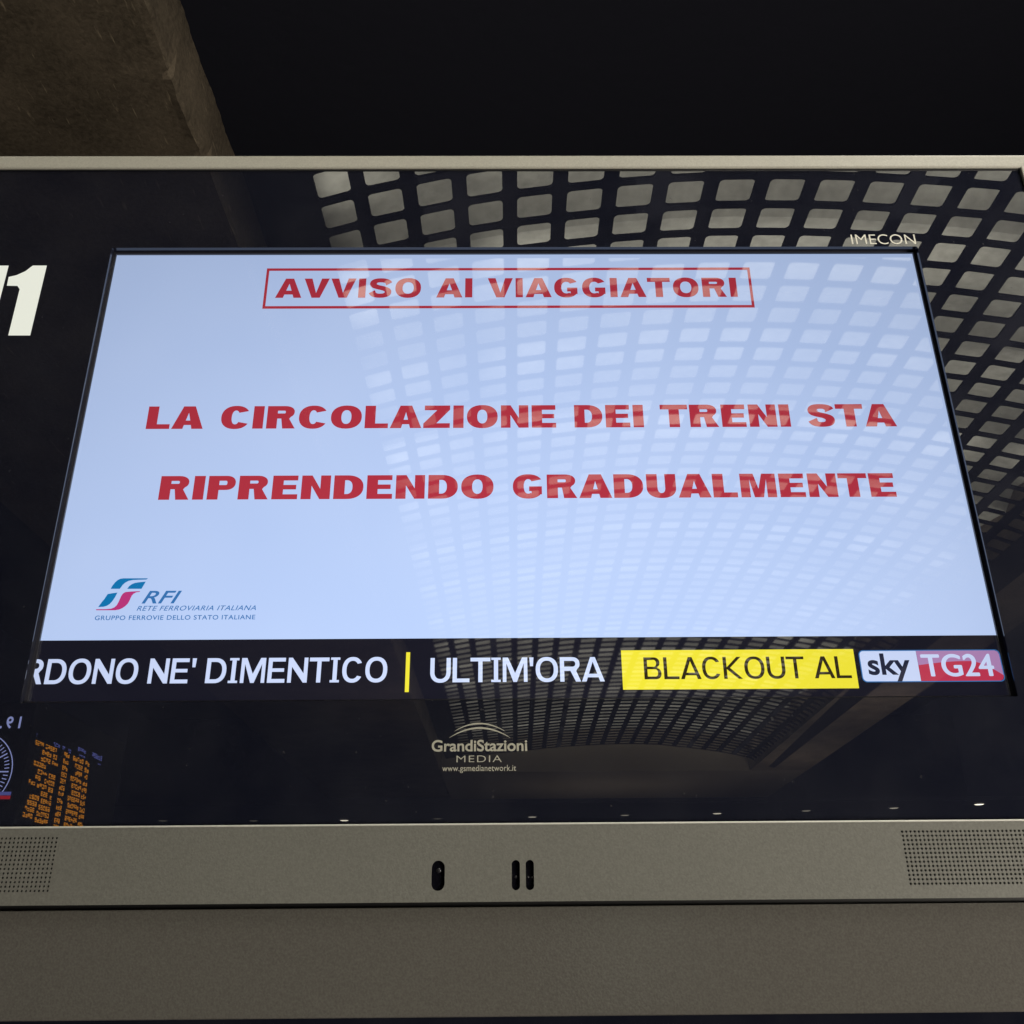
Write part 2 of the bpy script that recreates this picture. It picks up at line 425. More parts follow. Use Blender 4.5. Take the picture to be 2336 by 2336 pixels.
# uplight strips resting on the grille bars
nstrip = 0
strip_var = [1.2, 1.25, .95, 1.15, .72, .95, .80, .70, .85, .8, 1.1, .8, .95, 1.15]
d = 5.62 + WP * .30 - WP
while d < D_END - .2:
    if d > Ds[0]:
        rs = [-.30, -.02, .26, .54, .82, 1.08, 1.33]
        for ra_, rb_ in zip(rs, rs[1:]):
            pa, pb = vault(ra_, d, .10), vault(rb_, d, .10)
            l = bpy.data.lights.new('ceiling_uplight', 'AREA'); l.shape = 'RECTANGLE'
            l.size = (pb - pa).length; l.size_y = WP * .62
            l.energy = 178 * math.exp(-max(d - 6, 0) / 34) * strip_var[nstrip % len(strip_var)] * (pb - pa).length / 9.6
            o = bpy.data.objects.new('ceiling_uplight', l); COL.objects.link(o)
            l.color = (1.0, .975, .90)
            o.location = (pa + pb) / 2
            o.rotation_euler = (math.pi, math.atan2(pb.z - pa.z, pb.x - pa.x), 0)
        nstrip += 1
    d += WP
# dark shell over everything so that the gap between ceiling parts is really dark
m_dark = simple('dark_plaster', (.020, .021, .036), .9, bump=(6, .3, .02))  # plain near-black tone, slightly blue
roof = bm_obj('dark_ceiling', box_bm(-14, 16, -37, 16, 7.6, 7.9), m_dark); roof['kind'] = 'structure'
# long beam beside the vault
def beam_mat():
    m, n, l, p = new_mat('weathered_concrete')
    tc = n.new('ShaderNodeTexCoord')
    a = n.new('ShaderNodeTexNoise'); a.inputs['Scale'].default_value = 26; a.inputs['Detail'].default_value = 8; a.inputs['Roughness'].default_value = .75
    b = n.new('ShaderNodeTexNoise'); b.inputs['Scale'].default_value = 1.6; b.inputs['Detail'].default_value = 6
    mp = n.new('ShaderNodeMapping'); mp.inputs['Scale'].default_value = (1, .12, 1)
    st = n.new('ShaderNodeTexNoise'); st.inputs['Scale'].default_value = 34; st.inputs['Detail'].default_value = 4
    l.new(tc.outputs['Object'], a.inputs['Vector']); l.new(tc.outputs['Object'], b.inputs['Vector'])
    l.new(tc.outputs['Object'], mp.inputs['Vector']); l.new(mp.outputs[0], st.inputs['Vector'])
    m1 = n.new('ShaderNodeMix'); m1.data_type = 'FLOAT'; m1.inputs[0].default_value = .45
    l.new(a.outputs['Fac'], m1.inputs[2]); l.new(b.outputs['Fac'], m1.inputs[3])
    r = n.new('ShaderNodeValToRGB')
    r.color_ramp.elements[0].position = .36; r.color_ramp.elements[0].color = (.065, .050, .033, 1)
    r.color_ramp.elements[1].position = .66; r.color_ramp.elements[1].color = (.27, .215, .15, 1)
    l.new(m1.outputs[0], r.inputs[0])
    r2 = n.new('ShaderNodeValToRGB'); r2.color_ramp.elements[0].position = .66; r2.color_ramp.elements[1].position = .74
    l.new(st.outputs['Fac'], r2.inputs[0])
    mc = n.new('ShaderNodeMix'); mc.data_type = 'RGBA'; mc.inputs[7].default_value = (.42, .34, .23, 1)
    l.new(r2.outputs[0], mc.inputs[0]); l.new(r.outputs[0], mc.inputs[6]); l.new(mc.outputs[2], p.inputs['Base Color'])
    bp = n.new('ShaderNodeBump'); bp.inputs['Strength'].default_value = .6; bp.inputs['Distance'].default_value = .03
    l.new(m1.outputs[0], bp.inputs['Height']); l.new(bp.outputs[0], p.inputs['Normal'])
    p.inputs['Roughness'].default_value = .85
    return m
m_beam = beam_mat()
def slab(name, quad, z0, z1, mat, parent=None, sag=0.0):
    """quad: four (X, D) hall corners; prism from z0 to z1"""
    v = [hall(x, dd, z0) for x, dd in quad] + [hall(x, dd, z1) for x, dd in quad]
    return mesh_obj(name, v, [(0, 1, 2, 3), (4, 7, 6, 5), (0, 4, 5, 1), (1, 5, 6, 2), (2, 6, 7, 3), (3, 7, 4, 0)], mat, parent)
def chipped_beam():
    prof_ = [(-6.5, 6.05), (-6.5, 5.40), (-2.46, 5.40), (-2.32, 5.40), (-2.262, 5.405), (-2.247, 5.44), (-2.245, 5.62), (-2.245, 5.86), (-2.247, 6.03), (-2.27, 6.05)]
    ds = []; d_ = -12.0
    while d_ < 34.3: ds.append(d_); d_ += .045 if d_ < -1 else .4
    ds.append(34.3); V = []; F = []; n_ = len(prof_); rnd = random.Random(3); jx = jz = 0.0; chip = 0
    for d_ in ds:
        jx = .8 * jx + rnd.uniform(-.007, .007); jz = .8 * jz + rnd.uniform(-.007, .007)
        if chip <= 0 and rnd.random() < .05: chip = rnd.randint(1, 4); amp = rnd.uniform(.015, .05)
        c_ = amp if chip > 0 else 0; chip -= 1
        for k, (x, z) in enumerate(prof_):
            e = 1 if k in (3, 4, 5) else (.7 if k in (8, 9) else .25 if k in (6, 7) else 0)
            V.append(hall(x + e * (jx - (c_ if k in (4, 5) else 0)), d_, z + e * ((jz if k != 3 else 0) + (c_ * .8 if k == 4 else 0))))
    for a in range(len(ds) - 1):
        for k in range(n_): F.append((a * n_ + k, a * n_ + (k + 1) % n_, (a + 1) * n_ + (k + 1) % n_, (a + 1) * n_ + k))
    F.append(tuple(range(n_))); F.append(tuple(range((len(ds) - 1) * n_, len(ds) * n_))[::-1])
    return mesh_obj('concrete_beam', V, F, m_beam, smooth=False)
beam = chipped_beam()
beam['label'] = 'weathered brown concrete beam with scratched paler edge, above the display at the left'; beam['category'] = 'beam'
side = slab('side_beam', [(7.02, 3.5), (7.02, 29.29), (8.75, 29.29), (8.75, 3.5)], 5.32, 6.2, m_beam)
side['label'] = 'plain brown beam along the right side of the ceiling grille, mirrored in the glass'; side['category'] = 'beam'
m_endwall = painted('brown_plaster', (.26, .22, .16), (.33, .29, .22), .9, 40, 1.0)
endw = slab('end_wall', [(-2.24, 29.3), (-2.24, 34.3), (8.75, 34.3), (8.75, 29.3)], 5.33, 7.2, m_endwall); endw['kind'] = 'structure'
can = slab('lower_ceiling', [(-12, 15.7), (-12, 34.8), (14, 34.8), (14, 15.7)], 2.37, 2.43, m_dark); can['kind'] = 'structure'
backw = slab('back_wall', [(-14, 34.9), (-14, 35.2), (16, 35.2), (16, 34.9)], -3.2, 8.3, m_dark); backw['kind'] = 'structure'
m_floor = simple('dark_stone_floor', (.05, .048, .045), .25, bump=(3, .1, .01))
fl = bm_obj('floor', box_bm(-14, 16, -37, 16, -2.3, -2.1), m_floor); fl['kind'] = 'structure'
def unseen_fill(name, p, tgt, sx, sy, power, col):  # places an added, unseen fill by hall coordinates
    area(name, hall(*p), hall(*tgt), sx, sy, power, col)
unseen_fill('beam_fill', (4.2, 11, .2), (4.2, 11, 6), 4, 3, 60, (1, .9, .75))  # added to lift the beams beside the vault
unseen_fill('end_wall_fill', (3.0, 25, 2.9), (3.0, 30, 6), 5, 1, 60, (1, .9, .75))  # added to brighten the end wall
unseen_fill('beam_side_fill', (8.1, 12.5, 1.4), (7.9, 12.5, 6), 1.4, 1.4, 120, (1, .9, .78))  # this and the next four: unseen fills added along the two beams
unseen_fill('beam_side_fill', (8.1, 21, 2.7), (7.9, 21, 6), 1.4, 1.4, 110, (1, .9, .78))
unseen_fill('beam_side_fill', (8.1, 27, 2.7), (7.9, 27, 6), 1.4, 1.4, 90, (1, .9, .78))
unseen_fill('beam_side_fill', (-1.0, 12.5, 1.4), (-2.2, 12.5, 6), 1.2, 1.2, 45, (1, .9, .78))
unseen_fill('beam_side_fill', (-1.0, 21, 2.7), (-2.2, 21, 6), 1.2, 1.2, 40, (1, .9, .78))
unseen_fill('end_wall_fill', (3.0, 31.7, 2.7), (3.0, 31.7, 6), 5, 1.5, 75, (1, .9, .78))  # second unseen fill, added under the end block

# row of small recessed downlights in the lower ceiling
m_lamp_hi = simple('lit_lamp_warm', (.8, .8, .8), .4, emit=(1, .93, .70), estr=16)
m_lamp_lo = simple('lamp_dim_glass', (.5, .5, .45), .3, emit=(1, .93, .8), estr=2.2)
def downlight(bright):
    pass
spots = [(373, -.341, .107, 0), (580, -.2505, .1063, 0), (786, -.16, .106, 1), (997, -.067, .107, 0), (1213, .028, .108, .5), (1425, .121, .109, .3),
         (1636, .214, .110, .8), (1839, .304, .112, .3), (2038, .393, .114, .5), (2232, .48, .117, 2)]
names = ['first', 'second', 'third', 'fourth', 'fifth', 'sixth', 'seventh', 'eighth', 'ninth', 'tenth']
looks = ['very faint small downlight, leftmost of the row above the display chin', 'faint downlight, second from the left in the row', 'bright warm downlight left of the printed logo, third of the row',
         'faint downlight just below the left edge of the reflected end wall', 'dim downlight below and right of the printed web address', 'faint downlight below the middle of the reflected vault',
         'moderately bright downlight below the right end of the reflected end wall', 'faint downlight between two brighter ones, third from the right of the row', 'dim thin downlight, second from the right in the row', 'brightest downlight at the right end of the row, near the glass edge']
lamp_mesh, ring_mesh = {}, None
for i, (_, u, v, br) in enumerate(spots):
    # the lower ceiling is level in the hall: meet the sight line with it
    Dk = 2.365 / (v - VV0)
    loc = hall((u - UV0) * Dk, Dk, 2.365)
    t = thing('recessed_downlight', looks[i], 'downlight', loc, 'downlights in the lower ceiling')
    if ring_mesh is None:
        b = bmesh.new(); n_ = 20
        vs = []
        for (r_, z_) in ((.105, 0), (.105, -.006), (.085, -.008), (.075, 0.0)):
            vs.append([b.verts.new((r_ * math.cos(2 * math.pi * k / n_), r_ * math.sin(2 * math.pi * k / n_), z_)) for k in range(n_)])
        for a_, c_ in zip(vs, vs[1:]):
            for k in range(n_): b.faces.new((a_[k], a_[(k + 1) % n_], c_[(k + 1) % n_], c_[k]))
        o1 = bm_obj('trim_ring', b, simple('lamp_trim', (.03, .03, .03), .5), t); ring_mesh = o1.data
    else:
        link(bpy.data.objects.new('trim_ring', ring_mesh), t)
    est = {0: .5, .3: 1.6, .5: 3, .8: 5, 1: 9, 2: 20}[br]
    if br not in lamp_mesh:
        b = bmesh.new(); bmesh.ops.create_uvsphere(b, u_segments=16, v_segments=8, radius=.072)
        for q in b.verts: q.co.z = q.co.z * .16 - .004
        o2 = bm_obj('lamp', b, simple('lamp_glow', (.5, .5, .5), .4, emit=(1, .92, .72), estr=est), t, True); lamp_mesh[br] = o2.data
    else:
        link(bpy.data.objects.new('lamp', lamp_mesh[br]), t)

# ================================================================== the display
YG = -0.011      # face of the glass; the picture itself lies at y = 0
disp = thing('information_display', 'large flat station information display with lit notice and ticker in champagne metal frame', 'display', (0, 0, 0))
HW, HH = .605, .6806
XL, XR = -1.35, .798
ZT, ZB = .8365, -.1475
# cabinet behind
bm_obj('cabinet', box_bm(XL, XR + .02, .03, .16, -.34, .855, .004), M['dark_metal'], disp)
# front glass: black printed sheet with the picture opening, real thickness
gl = fill('front_glass', [rect(XL, XR + .004, ZB - .004, ZT + .004), rrect(-HW - .0035, HW + .0035, -.0035, HH + .0035, .002, 3)], M['black_glass'], disp, y=YG, depth=.0095)
# bezel reveal round the picture
bz = fill('screen_bezel', [rect(-HW - .03, HW + .03, -.03, HH + .03), rect(-HW, HW, 0, HH)], M['lcd_bezel'], disp, y=-.0012, depth=.006)
scr = mesh_obj('screen', [(-HW - .002, .002, .078), (HW + .002, .002, .078), (HW + .002, .002, HH + .002), (-HW - .002, .002, HH + .002)], [(0, 1, 2, 3)], M['lcd_white'], disp)
scr['label'] = 'pale blue white lit picture area of the screen with red notice'
tick = mesh_obj('ticker_strip', [(-HW - .002, .002, -.002), (HW + .002, .002, -.002), (HW + .002, .002, .078), (-HW - .002, .002, .078)], [(0, 1, 2, 3)], M['lcd_black'], disp)
tick['label'] = 'dark scrolling news strip along the bottom of the screen'
YT = .0014
# red notice
o, t_ = .0034, 0
fill('notice_border', [rect(-.3755, .3530, .5818, .6552), rect(-.3755 + .0040, .3530 - .0040, .5818 + .0046, .6552 - .0046)], M['lcd_red'], scr, y=YT)
capitals('headline_letter', 'AVVISO AI VIAGGIATORI', -.3570, .3300, .6012, .6362, M['lcd_red'], scr, YT, .34, .215, gap=.175, space=.60, wide=1.06)
capitals('notice_letter', 'LA CIRCOLAZIONE DEI TRENI STA', -.5175, .5285, .3805, .4165, M['lcd_red'], scr, YT, .385, .21, gap=.12, space=.56)
capitals('notice_letter', 'RIPRENDENDO GRADUALMENTE', -.4850, .5115, .2722, .3077, M['lcd_red'], scr, YT, .385, .21, gap=.12, space=.56)
# railway logo
def cut(path, px0=150, py0=1270, k=.2588): return [(px0 + x * k, py0 + y * k) for x, y in path]
f_ = 1.86427
Rm = Euler((1.98761, 0.00787, -0.00686)).to_matrix()
def at(px, py, Y=0.0):
    """point of the plane y=Y seen at a photograph pixel (used once, to take measurements off the picture)"""
    d = Rm @ Vector(((px - 1168) / 1168 / f_, (1168 - py) / 1168 / f_, -1)); t = (Y - CY) / d.y
    return (CX + t * d.x, CZ + t * d.z)
def logo_shape(name, path, mat):
    return fill(name, [[at(*q) for q in cut(path)]], mat, scr, y=YT)
logo_shape('logo_swoosh', [(392, 280), (408, 252), (432, 222), (455, 202), (478, 191), (505, 187), (722, 187), (708, 198), (640, 200), (590, 202), (550, 210), (520, 226), (498, 246), (482, 268), (472, 280)], M['lcd_blue'])
logo_shape('logo_swoosh', [(538, 280), (556, 256), (580, 238), (608, 227), (650, 221), (702, 216), (686, 244), (664, 280)], M['lcd_blue'])
logo_shape('logo_swoosh', [(366, 326), (410, 318), (452, 313), (432, 352), (408, 388), (384, 414), (358, 430), (330, 438), (282, 441), (310, 402), (338, 368)], M['lcd_blue'])
logo_shape('logo_curl', [(522, 308), (580, 303), (652, 300), (648, 307), (618, 311), (596, 322), (580, 338), (568, 362), (558, 386), (544, 410), (522, 432), (496, 450), (466, 463), (430, 469), (266, 469), (262, 460), (350, 459), (396, 455), (424, 444), (446, 424), (462, 396), (474, 368), (486, 342), (500, 322)], M['lcd_pink'])
a1, b1 = at(*cut([(664, 408)])[0]), at(*cut([(1000, 408)])[0]); c1 = at(*cut([(700, 300)])[0])
soft_text('logo_lettering', 'RFI', a1[0], b1[0] + .001, a1[1], c1[1], M['lcd_blue_text'], scr, YT, offset=.012, shear=.35)
a1, b1 = at(*cut([(620, 473)])[0]), at(*cut([(1672, 473)])[0]); c1 = at(*cut([(700, 431)])[0])
soft_text('logo_small_lettering', 'RETE FERROVIARIA ITALIANA', a1[0], b1[0], a1[1], c1[1], M['lcd_blue_text'], scr, YT, offset=.006, shear=.3, spacing=1.08)
a1, b1 = at(*cut([(250, 556)])[0]), at(*cut([(1665, 556)])[0]); c1 = at(*cut([(700, 515)])[0])
soft_text('logo_small_lettering', 'GRUPPO FERROVIE DELLO STATO ITALIANE', a1[0], b1[0], a1[1], c1[1], M['lcd_blue_text'], scr, YT, offset=.010, spacing=1.1)
# ticker
capitals('ticker_letter', "RDONO NE' DIMENTICO", -.6190, -.1668, .0222, .0538, M['lcd_text'], tick, YT, .185, .15, gap=.12, space=.36, serif=True, wide=.86, clip=[(-.6046, -1)])
capitals('ticker_letter', "ULTIM'ORA", -.1132, .1025, .0214, .0524, M['lcd_text'], tick, YT, .185, .15, gap=.09, space=.36, serif=True, wide=.86)
fill('ticker_divider', [rect(-.1440, -.1390, .0095, .0600)], M['lcd_yellow'], tick, y=YT)
yb = fill('ticker_banner', [rect(.1261, .4193, .0108, .0608)], M['lcd_yellow'], tick, y=YT)
capitals('banner_letter', "BLACKOUT AL", .1535, .4125, .0235, .0515, M['lcd_dark'], tick, YT - .0004, .168, .128, gap=.12, space=.42, wide=.86)
# news channel badge
bx0, bx1, bz0, bz1, sp = .4252, .6040, .0182, .0592, .4982
fill('badge_rim', [rrect(bx0, bx1, bz0, bz1, .006), rrect(bx0 + .0011, bx1 - .0011, bz0 + .0011, bz1 - .0011, .005)], M['lcd_blue_text'], tick, y=YT)
i0, i1, j0, j1 = bx0 + .0012, bx1 - .0012, bz0 + .0012, bz1 - .0012
q = rrect(i0, i1, j0, j1, .005)
fill('badge_white_half', [[p for p in q if p[0] < sp] [:7] and [(sp, j1)] + [p for p in q if p[0] < sp] + [(sp, j0)]], M['lcd_text'], tick, y=YT)
def arc_z(x): return .0395 + .0050 * math.sin(math.pi * min(max((x - sp) / (.06), 0), 1) * .5) - .020 * max(0, (x - .565) / .04) ** 1.6
xs = [sp + .0002 + (i1 - sp - .0002) * k / 24 for k in range(25)]
low_b = [(sp + .0002, j0), (i1 - .005, j0), (i1 - .0018, j0 + .0014), (i1, j0 + .005)]
arc = [(x, max(arc_z(x), j0 + .006)) for x in xs]
fill('badge_red_half', [low_b + arc[::-1]], M['lcd_crimson'], tick, y=YT)
fill('badge_rose_gloss', [arc + [(i1, j1 - .005), (i1 - .0014, j1 - .0014), (i1 - .005, j1), (sp + .0002, j1)]], M['lcd_rose'], tick, y=YT)
soft_text('badge_lettering', 'sky', .4345, .4880, .0282, .0540, M['lcd_navy'], tick, YT - .0004, offset=.022)
for kx, kz, ky in ((0, 0, 0), (.00085, 0, .0001), (-.00085, 0, .0002), (0, .0004, .0003), (0, -.0004, .0004)):
    soft_text('badge_lettering', 'TG24', .5034 + kx, .5920 + kx, .0254 + kz, .0528 + kz, M['lcd_text'], tick, YT - .0004 - ky)
# prints on the black glass
YP = YG - .0003
soft_text('maker_print', 'IMECON', .5098, .6078, .6883, .7068, M['print'], disp, YP, offset=-.006, spacing=1.02)
soft_text('network_print', 'GrandiStazioni', -.1081, .0060, -.0649, -.0522, M['print_dim'], disp, YP, offset=.020)
soft_text('network_print', 'MEDIA', -.0782, -.0244, -.0780, -.0702, M['print_dim'], disp, YP, offset=-.008, spacing=1.15)
soft_text('network_print', 'www.gsmedianetwork.it', -.0949, -.0075, -.0882, -.0815, M['print_dim'], disp, YP, offset=.006, spacing=1.05)
def arc_print(pts_px, thick):
    P = [at(900 + x * .3106, 1600 + y * .3106, YG) for x, y in pts_px]
    # quadratic through three points
    (x0, z0), (x1, z1), (x2, z2) = P
    up, dn = [], []
    for k in range(25):
        s = k / 24; x = x0 + (x2 - x0) * s
        z = z0 * (x - x1) * (x - x2) / ((x0 - x1) * (x0 - x2)) + z1 * (x - x0) * (x - x2) / ((x1 - x0) * (x1 - x2)) + z2 * (x - x0) * (x - x1) / ((x2 - x0) * (x2 - x1))
        t = thick * (.12 + math.sin(math.pi * s) ** .7)
        up.append((x, z + t / 2)); dn.append((x, z - t / 2))
    fill('network_print_arc', [up + dn[::-1]], M['print_dim'], disp, y=YP)
arc_print([(440, 220), (625, 163), (812, 220)], .0016)
arc_print([(402, 268), (622, 196), (850, 268)], .0019)
# backlit number at the left
num = [at(x, y, YG) for x, y in ((107, 606), (69, 765.5), (19, 765.5), (45, 660), (40, 652.5), (16, 652), (20, 632), (38, 628), (58, 619), (75, 606))]
n1 = fill('backlit_number', [num], M['lit_white'], disp, y=YP, depth=.0)
n1['label'] = 'backlit white number on the black glass at the left'
dx = num[0][0] - at(20, 606, YG)[0]
fill('backlit_number', [[(x - dx, z) for x, z in num]], M['lit_white'], disp, y=YP)
# metal frame: top rail and right rail with a mitred corner, proud of the glass
def rail(name, prof, a, b, axis):
    """profile of (out, y) pairs swept from a to b; mitre at the corner"""
    vs, fs = [], []
    for end in (0, 1):
        for (o_, y_) in prof:
            if axis == 'top': vs.append(((a, b + o_)[end], y_, ZT + o_))
            else: vs.append((XR + o_, y_, (a, b + o_)[end]))
    n_ = len(prof)
    for i in range(n_): fs.append((i, (i + 1) % n_, n_ + (i + 1) % n_, n_ + i))
    fs.append(tuple(range(n_))[::-1]); fs.append(tuple(range(n_, 2 * n_)))
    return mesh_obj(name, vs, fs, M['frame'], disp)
prof = [(0, -.0112), (0, -.0142), (.0010, -.0153), (.0026, -.0157), (.0215, -.0157), (.0245, -.0147), (.0262, -.0128), (.0262, .10), (0.0, .10)]
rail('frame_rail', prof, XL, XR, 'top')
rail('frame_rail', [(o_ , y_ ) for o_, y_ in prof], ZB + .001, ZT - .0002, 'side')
# seal between glass and frame
fill('glass_seal', [rect(XL, XR - .0005, ZT - .0028, ZT - .0001)], M['dark_metal'], disp, y=YG - .0012, depth=.003)
# chin with sensor slots and perforated speaker fields
ZC0, ZC1 = -.2318, -.1480
YC = -.0200
slots = [(-.1040, -.0890), (-.0136, -.0044), (.0022, .0114)]
GRL, GRR = (-1.30, -.5290), (.4325, .8030)
gz0, gz1 = -.2190, -.1585
holes = [rrect(a, b, -.2200, -.1882, (b - a) / 2 - .00005, 8) for a, b in slots]
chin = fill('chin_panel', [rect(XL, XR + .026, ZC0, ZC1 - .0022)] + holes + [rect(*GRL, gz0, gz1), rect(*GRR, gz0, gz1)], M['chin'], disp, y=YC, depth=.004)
for a, b in slots:
    e = mesh_obj('sensor_window', [(x, YC + .0028, z) for x, z in rrect(a - .002, b + .002, -.2220, -.1862, (b - a) / 2 + .0019, 8)], [tuple(range(36))[:36]], M['sensor_glass'], disp)
def lens(x, z, r_, mat):
    b = bmesh.new(); bmesh.ops.create_uvsphere(b, u_segments=14, v_segments=8, radius=r_)
    for q in b.verts: q.co = Vector((q.co.x + x, q.co.y * .5 + YC + .0030, q.co.z + z))
    bm_obj('sensor_lens', b, mat, disp, True)
m_lens = simple('smoked_lens', (.03, .03, .035), .12, ior=1.6)
lens(-.0960, -.1985, .0028, m_lens); lens(-.0090, -.2060, .0017, m_lens); lens(.0050, -.2062, .0012, m_lens); lens(.0092, -.2068, .0014, m_lens)
# rolled lip on the chin; caught light is put into its near-white colour
lip = bmesh.new()
box_bm(XL, XR + .026, YC + .0002, -.0114, ZC1 - .0022, ZC1, .0009, lip)
bm_obj('chin_lip', lip, simple('lip_highlight', (.9, .9, .84), .3, metal=.2), disp)
def speaker_field(x0, x1):
    px_, rows = .00480, 13
    pz = (gz1 - gz0) / rows; nx = int(round((x1 - x0) / px_)); px_ = (x1 - x0) / nx
    V, F = [], []
    r = .0014; n_ = 8
    for j in range(rows):
        for i in range(nx):
            cx, cz = x0 + (i + .5) * px_, gz0 + (j + .5) * pz
            base = len(V)
            V += [(cx + px_ / 2, YC, cz + pz / 2), (cx - px_ / 2, YC, cz + pz / 2), (cx - px_ / 2, YC, cz - pz / 2), (cx + px_ / 2, YC, cz - pz / 2)]
            for dep in (0, .0015):
                V += [(cx + r * math.cos(2 * math.pi * (k + .5) / n_), YC + dep, cz + r * math.sin(2 * math.pi * (k + .5) / n_)) for k in range(n_)]
            for k in range(4):
                a = base + 4 + 2 * k; b2 = base + 4 + (2 * k + 1); c2 = base + 4 + (2 * k + 2) % n_
                F += [(base + k, a, b2), (base + k, b2, c2, base + (k + 1) % 4)]
            for k in range(n_):
                a = base + 4 + k; b2 = base + 4 + (k + 1) % n_; F.append((a, b2, b2 + n_, a + n_))
    return mesh_obj('speaker_grille', V, F, M['chin'], disp)
for g in (GRL, GRR):
    sg = speaker_field(*g); sg['kind'] = 'stuff'
mesh_obj('speaker_cloth', [(XL, YC + .006, ZC0 + .004), (XR + .02, YC + .006, ZC0 + .004), (XR + .02, YC + .006, ZC1 - .004), (XL, YC + .006, ZC1 - .004)], [(0, 1, 2, 3)], M['dark_metal'], disp)
# gap and lower fascia
ZL0, ZL1 = -.3460, -.2368
bm_obj('lower_fascia', box_bm(XL, XR + .026, -.0125, .02, ZL0, ZL1, .0012), M['lower'], disp)
bm_obj('shadow_gap', box_bm(XL, XR + .024, -.004, .02, ZL1 - .004, ZC0 + .006), M['dark_metal'], disp)
bm_obj('lower_glass', box_bm(XL, XR + .026, .012, .03, -.70, ZL0 + .004), M['black_glass'], disp)

# ================================================================== departure board and clock on the side wall, seen mirrored
m_case = simple('black_board_case', (.003, .003, .004), .8)
m_amber = simple('amber_led', (.1, .05, .01), .5, emit=(1.0, .36, .02), estr=3.6)
m_blueled = simple('blue_white_led', (.05, .05, .1), .5, emit=(.22, .25, .8), estr=2.6)
m_whiteled = simple('white_lit_print', (.5, .5, .5), .5, emit=(.42, .48, .95), estr=5.0)
XB = -4.0
def on_wall(px, py, lift=0.0):
    """where the sight line through a photograph pixel, mirrored in the glass, meets the side wall plane (measurement only)"""
    d = Rm @ Vector(((px - 1168) / 1168 / f_, (1168 - py) / 1168 / f_, -1)); t = (XB + lift) / d.x
    return Vector((CX + XB + lift, -(CY + t * d.y), CZ + t * d.z))
board = thing('departure_board', 'dark departure board with rows of amber lettering, mirrored in the lower left of the glass', 'board', on_wall(150, 1790))
bc = board.location.copy()
cy0, cy1, cz0, cz1 = -9.1, -6.95, .10, 1.62
bm_obj('case', box_bm(XB + CX - .12, XB + CX - .01, cy0, cy1, cz0, cz1, .01), m_case, board).location = -bc
def led_text(name, rows, mat, parent, loc):
    V, F = [], []
    for (y0, y1, z0, z1) in rows:
        n_ = max(1, int(round(abs(y1 - y0) / .045)))
        cw = (y1 - y0) / n_
        for k in range(n_):
            # each character is a few lit segments of a dot matrix cell
            a = y0 + k * cw + cw * .08; b_ = y0 + (k + 1) * cw - cw * .12
            segs = random.sample(range(7), random.choice((4, 5, 5, 6)))
            th = (z1 - z0) * .2; tw = (b_ - a) * .34; zm = (z0 + z1) / 2
            R_ = {0: (a, b_, z1 - th, z1), 1: (a, a + tw, zm, z1 - th), 2: (b_ - tw, b_, zm, z1 - th), 3: (a, b_, zm - th / 2, zm + th / 2),
                  4: (a, a + tw, z0 + th, zm - th / 2), 5: (b_ - tw, b_, z0 + th, zm - th / 2), 6: (a, b_, z0, z0 + th)}
            for s_ in segs:
                p0, p1, q0, q1 = R_[s_]; i = len(V)
                x = XB + CX + (.0004 * s_)
                V += [(x, p0, q0), (x, p1, q0), (x, p1, q1), (x, p0, q1)]; F.append((i, i + 1, i + 2, i + 3))
    o = mesh_obj(name, V, F, mat, parent); o.location = -loc
    return o
zs = lambda x, y: (x * .15535, 1600 + y * .15535)
def row(xa, ya, xb, yb, hh):
    """a run of characters between two points of the enlarged photograph (x to x), hh tall there"""
    A, B = on_wall(*zs(xa, ya)), on_wall(*zs(xb, yb)); C_ = on_wall(*zs(xa, ya + hh))
    z = (A.z + B.z) / 2; h = abs(A.z - C_.z)
    return (min(A.y, B.y), max(A.y, B.y), z - h, z)
amber, blue = [], []
big = [((540, 570), (665, 625)), ((690, 650), (855, 710))]
for k, yl in enumerate((0, 1, 2, 3, 4, 5, 6, 7, 8, 9, 10, 11)):
    # each board line: leftmost cell (platform), destination(s), time, train, number
    xs0 = -14.5 * k; y0 = 96 * k
    L = []
    lay = [[(540, 665), (690, 855)], [(655, 790), (812, 872)], [(650, 790), (812, 900)], [(560, 740)], [(630, 770), (792, 890)], [(610, 690), (745, 890)], [(530, 625), (650, 790), (812, 885)], [(720, 820), (850, 880)],
           [(570, 710), (735, 885)], [(550, 690), (715, 880)], [(530, 670), (700, 880)], [(515, 655), (690, 880)]][k]
    for a_, b_ in lay: L.append((a_, b_))
    L += [(960, 1040)]
    L += [[(1090, 1245), (1270, 1335)], [(1130, 1245), (1270, 1335)], [(1150, 1250), (1285, 1330)], [(1095, 1255), (1275, 1340)], [(1125, 1265), (1275, 1345)], [(1140, 1265), (1280, 1350)], [(1095, 1265), (1280, 1350)],
          [(1110, 1270), (1285, 1360)], [(1100, 1270), (1290, 1365)], [(1100, 1275), (1290, 1365)], [(1100, 1275), (1290, 1365)], [(1100, 1275), (1290, 1370)]][k]
    if k < 4: L.append((455, 490))
    for a_, b_ in L:
        f = lambda x: 535 + (x - 460) * .42 + y0
        sh = xs0
        amber.append(row(a_ + sh, f(a_) , b_ + sh, f(b_), 72))
